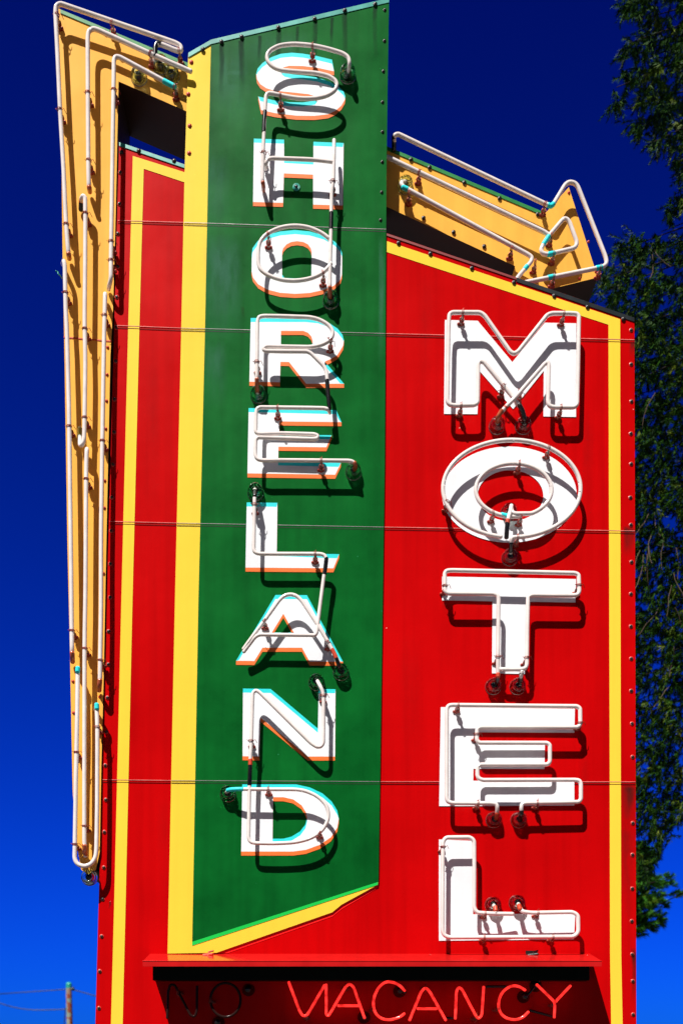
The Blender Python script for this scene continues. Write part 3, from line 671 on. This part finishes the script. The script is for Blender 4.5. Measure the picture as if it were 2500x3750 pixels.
ZV = 60
def vac(letter, paths, mat='neon', elec=(), closed=False):
    lab = ('lit red neon letter %s of VACANCY' if mat == 'neon' else 'unlit dark neon letter %s of NO') % letter
    return neon(letter, paths, lab, zr, z=ZV, rad=5.0 if mat == 'neon' else 5.0, mat=mat, closed=closed, sup=[(paths[0][len(paths[0]) // 2][0], paths[0][len(paths[0]) // 2][1])])
vac('N', [[(613, 3728), (616, 3630), (624, 3606), (640, 3606), (652, 3630), (698, 3718), (712, 3724), (721, 3705), (722, 3612)]], 'dark_glass_tube')
vac('O', [ell(826, 3662, 55, 62, 40)], 'dark_glass_tube', closed=True)
vac('V', [[(1057, 3597), (1098, 3705), (1108, 3720), (1122, 3720), (1134, 3702), (1188, 3608)]])
vac('first A', [[(1194, 3606), (1194, 3716), (1203, 3720), (1266, 3612), (1280, 3602), (1294, 3614), (1334, 3728)], [(1238, 3683), (1312, 3683)]])
vac('first C', [[(1481, 3628), (1465, 3610), (1441, 3597), (1412, 3594), (1386, 3615), (1368, 3650), (1366, 3690), (1378, 3718), (1402, 3733), (1430, 3735), (1461, 3726), (1480, 3712)]])
vac('second A', [[(1499, 3736), (1541, 3632), (1557, 3615), (1573, 3632), (1631, 3736)], [(1529, 3694), (1597, 3694)]])
vac('N', [[(1666, 3730), (1670, 3630), (1678, 3615), (1690, 3622), (1742, 3722), (1752, 3730), (1763, 3718), (1770, 3614)]])
vac('second C', [[(1921, 3626), (1900, 3612), (1874, 3609), (1846, 3624), (1827, 3652), (1823, 3690), (1836, 3718), (1860, 3732), (1890, 3735), (1916, 3724), (1933, 3706)]])
vac('Y', [[(1964, 3606), (2020, 3660), (2030, 3672), (2028, 3726)], [(2087, 3610), (2040, 3660), (2029, 3674)]])
for u, v in ((1462, 3630), (1915, 3650), (1332, 3725), (800, 3745), (910, 3625), (1960, 3610)):
    mb = MB(); c = W(u, v, 0)
    sweep(mb, [c, c + Vector((0, -14 * S, 0)), c + Vector((0, -30 * S, 0))], [24 * S, 20 * S, 13 * S], 14, 0)
    part(mb, 'tube_socket', M['sleeve'])
mb = MB()
for p in ([(1462, 3630), (1484, 3634)], [(1780, 3613), (1850, 3613)], [(1925, 3650), (1960, 3610), (1985, 3570)], [(1940, 3700), (2020, 3722)], [(1634, 3728), (1664, 3728)]):
    mb = MB(); sweep(mb, fillet([W(a, b_, 26) for a, b_ in p]), 5 * S, 8)
    part(mb, 'neon_lead', M['sleeve'])

# ---------------------------------------------------------------- trees
def clump(mb, c, d, L, nn, wd, nl, mi=0):
    """a twig with needles: c start, d unit direction"""
    side = d.orthogonal().normalized(); up = d.cross(side)
    vs = []; fs = []
    for i in range(nn):
        t = random.random(); a = random.random() * 6.283
        rad = side * math.cos(a) + up * math.sin(a)
        b = c + d * L * t
        tip = b + (rad * .8 + d * .75 + Vector((0, 0, -.15))) * nl * random.uniform(.6, 1.1) * (1.15 - .5 * t)
        w = (d.cross(rad)).normalized() * wd
        o = len(vs); vs += [b - w, b + w, tip]; fs.append((o, o + 1, o + 2))
    mb.add(vs, fs, mi)

def lerp_tab(tab, v):
    if v <= tab[0][0]: return tab[0][1]
    for (a, x), (b, y) in zip(tab, tab[1:]):
        if v <= b: return x + (y - x) * (v - a) / (b - a)
    return tab[-1][1]

ZG = Y0 + CAMH / S            # drawing height of the ground
def tree_root(name, u, z, label, cat='tree'):
    o = bpy.data.objects.new(name, None); C.objects.link(o)
    k = (D - z) / D
    o.location = ((u - X0) * k * S, -z * S, 0); o['label'] = label; o['category'] = cat
    return o
def part_at(mb, name, mats, par):
    o = mb.build(name, mats); 
    o.parent = par; o.matrix_parent_inverse = par.matrix_world.inverted() if False else __import__('mathutils').Matrix.Translation(-par.location)
    return o

left = [(-300, 2330), (-60, 2250), (0, 2268), (45, 2275), (60, 2325), (110, 2335), (150, 2262), (200, 2255), (215, 2300), (300, 2262), (335, 2235), (380, 2218), (395, 2300), (450, 2290), (480, 2320), (510, 2355), (560, 2400),
        (600, 2440), (640, 2425), (700, 2450), (760, 2440), (790, 2365), (805, 2400), (845, 2440), (855, 2290), (900, 2245), (960, 2222), (1010, 2190), (1100, 2170), (1200, 2260), (3300, 2260)]
def spruce():
    ZTREE = -3600
    rt = tree_root('spruce_tree', 2980, ZTREE, 'tall dark green spruce with drooping boughs behind the right edge of the motel sign')
    k = (D - ZTREE) / D
    tw = MB()
    base = rt.location
    tx = base.x
    tr = [Vector((tx, base.y, h)) for h in (0, 1.5, 3, 5, 7, 9, 11.5, 14)]
    sweep(tw, tr, [.26, .23, .21, .18, .145, .11, .06, .02], 12)
    crown = MB(); limbs = MB()
    n = 0
    v = -420.0
    while v < 3330:
        lb = lerp_tab(left, v)
        # a bough: from trunk, outwards to the left (or other sides), drooping
        for s_ in range(1):
            zz = ZTREE + random.uniform(-520, 520)
            tipu = lb + random.uniform(-5, 190) * (0.25 if s_ == 0 else 1)
            if v > 3000 and tipu < 2460: tipu = max(tipu, 2330 + (v - 3000) * .25)
            a = Vector((tx, base.y, W(2980, v - random.uniform(80, 200), ZTREE).z)); e = W(tipu, v + random.uniform(-10, 40), zz)
            m_ = a.lerp(e, .5) + Vector((0, 0, .12))
            pts = fillet([a, m_, e], 9, 8)
            if not 2780 < v < 3140 or s_: sweep(limbs, pts, [.022 * (1 - .85 * i / (len(pts) - 1)) for i in range(len(pts))], 5)
        v += 62 if v < 3100 else 200
    random.seed(11)
    tries = 0
    while tries < 44000:
        tries += 1
        v = random.uniform(-450, 3270); u = random.uniform(2150, 3500)
        if u > 2560 and random.random() < .55: continue
        lb = lerp_tab(left, v)
        if u < lb: continue
        if v > 3020 and 2330 + (3270 - v) * .62 < u < 2700: continue
        if v > 2600 and u > 2500 and random.random() < .5: continue
        zz = ZTREE + random.gauss(-80, 380)
        nz = noise.noise(Vector((u / 62, v / 48, 3.1))) + .5 * noise.noise(Vector((u / 24, v / 22, 7.7)))
        edge = min(1, (u - lb) / 90)
        thr = -.10 + .20 * (1 - edge) - (.20 if v > 1150 else .04)
        if v < 840 and 540 < v and u < 2480: thr += .22
        if nz < thr: continue
        c = W(u, v, zz)
        d = Vector((random.uniform(-1.0, .35), random.uniform(-.6, .6), random.uniform(-1.5, .15))).normalized()
        clump(crown, c, d, random.uniform(.07, .14), 34, .0042, .046)
    part_at(crown, 'crown', [M['needle']], rt); part_at(tw, 'trunk', [M['bark']], rt)
    part_at(limbs, 'limbs', [M['bark']], rt)
    random.seed(5)
    for q in range(18):
        v = random.choice([random.uniform(1850, 2250), random.uniform(850, 3000)]); u = random.uniform(2335, 2490)
        p = W(u, v, ZTREE + 600); pts = [p]
        dd = Vector((random.uniform(-.6, .6), 0, -1)).normalized()
        for i in range(4):
            dd = (dd + Vector((random.uniform(-.4, .4), random.uniform(-.2, .2), random.uniform(-.2, .2)))).normalized()
            pts.append(pts[-1] + dd * random.uniform(.03, .09))
        bare = MB(); sweep(bare, pts, .0032, 4); part_at(bare, 'bare_twig', [M['twig']], rt)
spruce()

def pine():
    ZP = -7200
    rt = tree_root('pine_tree', 2170, ZP, 'small bright green pine low behind the right edge of the motel sign')
    k = (D - ZP) / D; base = rt.location
    tw = MB(); top = W(2170, 3060, ZP).z
    sweep(tw, [Vector((base.x, base.y, h)) for h in (0, top * .35, top * .7, top)], [.16, .13, .09, .02], 10)
    part_at(tw, 'trunk', [M['bark']], rt)
    prof = [(3040, 40), (3120, 190), (3180, 215), (3215, 245), (3255, 300), (3285, 305), (3310, 262), (3350, 235), (3385, 245), (3400, 232), (3425, 190), (3440, 120), (3475, 60)]
    cr = MB(); lm = MB(); random.seed(3)
    for v in range(3080, 3470, 13):
        a = random.random() * 6.283
        for j in range(3):
            a += 2.1; R = lerp_tab(prof, v) * k * S * random.uniform(.8, 1.0)
            z0 = W(0, v, ZP).z
            e = Vector((base.x + R * math.cos(a), base.y + R * math.sin(a), z0))
            sweep(lm, [Vector((base.x, base.y, z0 + .1)), Vector((base.x, base.y, z0)).lerp(e, .6), e], [.02, .014, .005], 5)
    for q in range(9000):
        v = random.uniform(3050, 3470); R = lerp_tab(prof, v)
        a = random.random() * 6.283; rr = R * (random.random() ** .45)
        nz = noise.noise(Vector((a * 3.2, v / 26, rr / 70)))
        if nz < -.02: continue
        if rr > R * .8 and nz < .16: continue
        z0 = W(0, v, ZP).z
        c = Vector((base.x + rr * k * S * math.cos(a), base.y + rr * k * S * math.sin(a), z0))
        d = Vector((math.cos(a), math.sin(a), random.uniform(-.2, .7))).normalized()
        clump(cr, c, d, random.uniform(.05, .09), 40, .0055, .085)
    part_at(cr, 'crown', [M['needle2']], rt); part_at(lm, 'limbs', [M['bark']], rt)
pine()

# ---------------------------------------------------------------- utility pole and wires
ZU = -30600
k = (D - ZU) / D
po = tree_root('utility_pole', 253, ZU, 'weathered mottled utility pole standing low at the far left behind the motel sign', 'utility pole')
px, py = po.location.x, po.location.y
topz = W(253, 3602, ZU).z
mb = MB(); sweep(mb, [Vector((px + .12, py, 0)), Vector((px + .06, py, topz * .5)), Vector((px, py, topz - .17))], [.15, .135, .115], 14); part_at(mb, 'shaft', [M['pole']], po)
mb = MB(); sweep(mb, [Vector((px, py, topz - .17)), Vector((px, py, topz - .02))], .118, 14); part_at(mb, 'cap', [M['teal']], po)
mb = MB(); c = W(267, 3622, ZU); sweep(mb, [c + Vector((-.1, -.02, 0)), c + Vector((.04, -.02, 0))], .055, 8); sweep(mb, [c + Vector((.03, -.02, -.05)), c + Vector((.03, -.02, .07))], .035, 8); part_at(mb, 'insulator', [M['wirecol']], po)
def wire(pts, label, r=.018):
    mb = MB(); sweep(mb, fillet([W(*p) for p in pts], 60, 8), r, 6); o = mb.build('overhead_wire', [M['wirecol']])
    o['label'] = label; o['category'] = 'wire'; o['group'] = 'cables on the utility pole'
wire([(-400, 3668, ZU + 4000), (0, 3640, ZU), (242, 3623, ZU)], 'upper thin cable running left from the top of the utility pole', .02)
wire([(-200, 3600, ZU), (0, 3674, ZU), (60, 3692, ZU), (130, 3700, ZU), (242, 3696, ZU)], 'lower sagging cable left of the utility pole', .022)
wire([(264, 3623, ZU), (350, 3647, ZU), (600, 3730, ZU)], 'cable running from the utility pole to the right behind the sign', .024)
wire([(241, 3690, ZU), (236, 3750, ZU), (225, 3870, ZU)], 'steep guy cable dropping beside the utility pole', .018)

# ---------------------------------------------------------------- ground
gm = bpy.data.materials.new('dry_gravel_ground'); nt, b = nodes(gm)
nn = nt.nodes.new('ShaderNodeTexNoise'); nn.inputs['Scale'].default_value = .8; nn.inputs['Detail'].default_value = 10
tc = nt.nodes.new('ShaderNodeTexCoord'); nt.links.new(tc.outputs['Object'], nn.inputs['Vector'])
r = nt.nodes.new('ShaderNodeValToRGB'); r.color_ramp.elements[0].color = (.035, .034, .032, 1); r.color_ramp.elements[1].color = (.085, .08, .07, 1)
nt.links.new(nn.outputs['Fac'], r.inputs['Fac']); nt.links.new(r.outputs['Color'], b.inputs['Base Color']); b.inputs['Roughness'].default_value = .9
mb = MB(); mb.add([(-3000, -3000, 0), (3000, -3000, 0), (3000, 3000, 0), (-3000, 3000, 0)], [(0, 1, 2, 3)])
go = mb.build('ground', [gm]); go['kind'] = 'structure'; go['label'] = 'flat dark asphalt ground'

# ---------------------------------------------------------------- light
sd = Vector((-27, -52, 82)).normalized()        # towards the sun
sun = bpy.data.lights.new('sun', 'SUN'); sun.energy = 4.2; sun.angle = math.radians(.5); sun.color = (1, .97, .92)
so = bpy.data.objects.new('sun', sun); C.objects.link(so); so.rotation_euler = sd.to_track_quat('Z', 'Y').to_euler()
so.location = (0, -5, 12)
w = bpy.data.worlds.new('World'); bpy.context.scene.world = w; w.use_nodes = True
nt = w.node_tree; N = nt.nodes; L = nt.links
bg = N['Background']
sky = N.new('ShaderNodeTexSky'); sky.sky_type = 'NISHITA'; sky.sun_disc = False
sky.sun_elevation = math.asin(sd.z); sky.sun_rotation = math.atan2(sd.x, sd.y)
sky.air_density = 1.0; sky.dust_density = 0.2; sky.ozone_density = 6.0
# deeply saturated sky: filter the daylight by height above the horizon
tc = N.new('ShaderNodeTexCoord'); sp = N.new('ShaderNodeSeparateXYZ'); L.new(tc.outputs['Generated'], sp.inputs[0])
rp = N.new('ShaderNodeValToRGB'); e = rp.color_ramp.elements
e[0].position = 0; e[0].color = (.004, .10, .72, 1); e[1].position = .9; e[1].color = (.0002, .0042, .20, 1)
L.new(sp.outputs['Z'], rp.inputs['Fac'])
mx = N.new('ShaderNodeMix'); mx.data_type = 'RGBA'; mx.blend_type = 'MULTIPLY'; mx.inputs[0].default_value = 1
L.new(sky.outputs[0], mx.inputs[6]); L.new(rp.outputs[0], mx.inputs[7]); L.new(mx.outputs[2], bg.inputs[0])
mr = N.new('ShaderNodeMapRange'); mr.interpolation_type = 'SMOOTHSTEP'
mr.inputs[1].default_value = -.7; mr.inputs[2].default_value = .5; mr.inputs[3].default_value = .10; mr.inputs[4].default_value = 1
L.new(sp.outputs['Y'], mr.inputs[0])  # sky dimmed behind the camera to cut fill and deepen the shadows
ml = N.new('ShaderNodeMath'); ml.operation = 'MULTIPLY'; ml.inputs[1].default_value = .1; L.new(mr.outputs[0], ml.inputs[0])
L.new(ml.outputs[0], bg.inputs[1])

# ---------------------------------------------------------------- camera
cam = bpy.data.cameras.new('camera'); co = bpy.data.objects.new('camera', cam); C.objects.link(co)
co.location = (0, -D * S, CAMH); co.rotation_euler = (math.pi / 2, 0, 0)
cam.sensor_fit = 'VERTICAL'; cam.sensor_height = 36; cam.sensor_width = 24
cam.lens = 36 * D / 3750
cam.shift_y = (Y0 - 1875) / 3750; cam.shift_x = (1250 - X0) / 3750
cam.dof.use_dof = True; cam.dof.focus_distance = (D - 20) * S; cam.dof.aperture_fstop = 3.2
cam.clip_end = 6000; cam.clip_start = .05
sc = bpy.context.scene; sc.camera = co
sc.render.engine = 'CYCLES'
sc.view_settings.view_transform = 'Standard'; sc.view_settings.look = 'None'; sc.view_settings.exposure = .8; sc.view_settings.gamma = 1
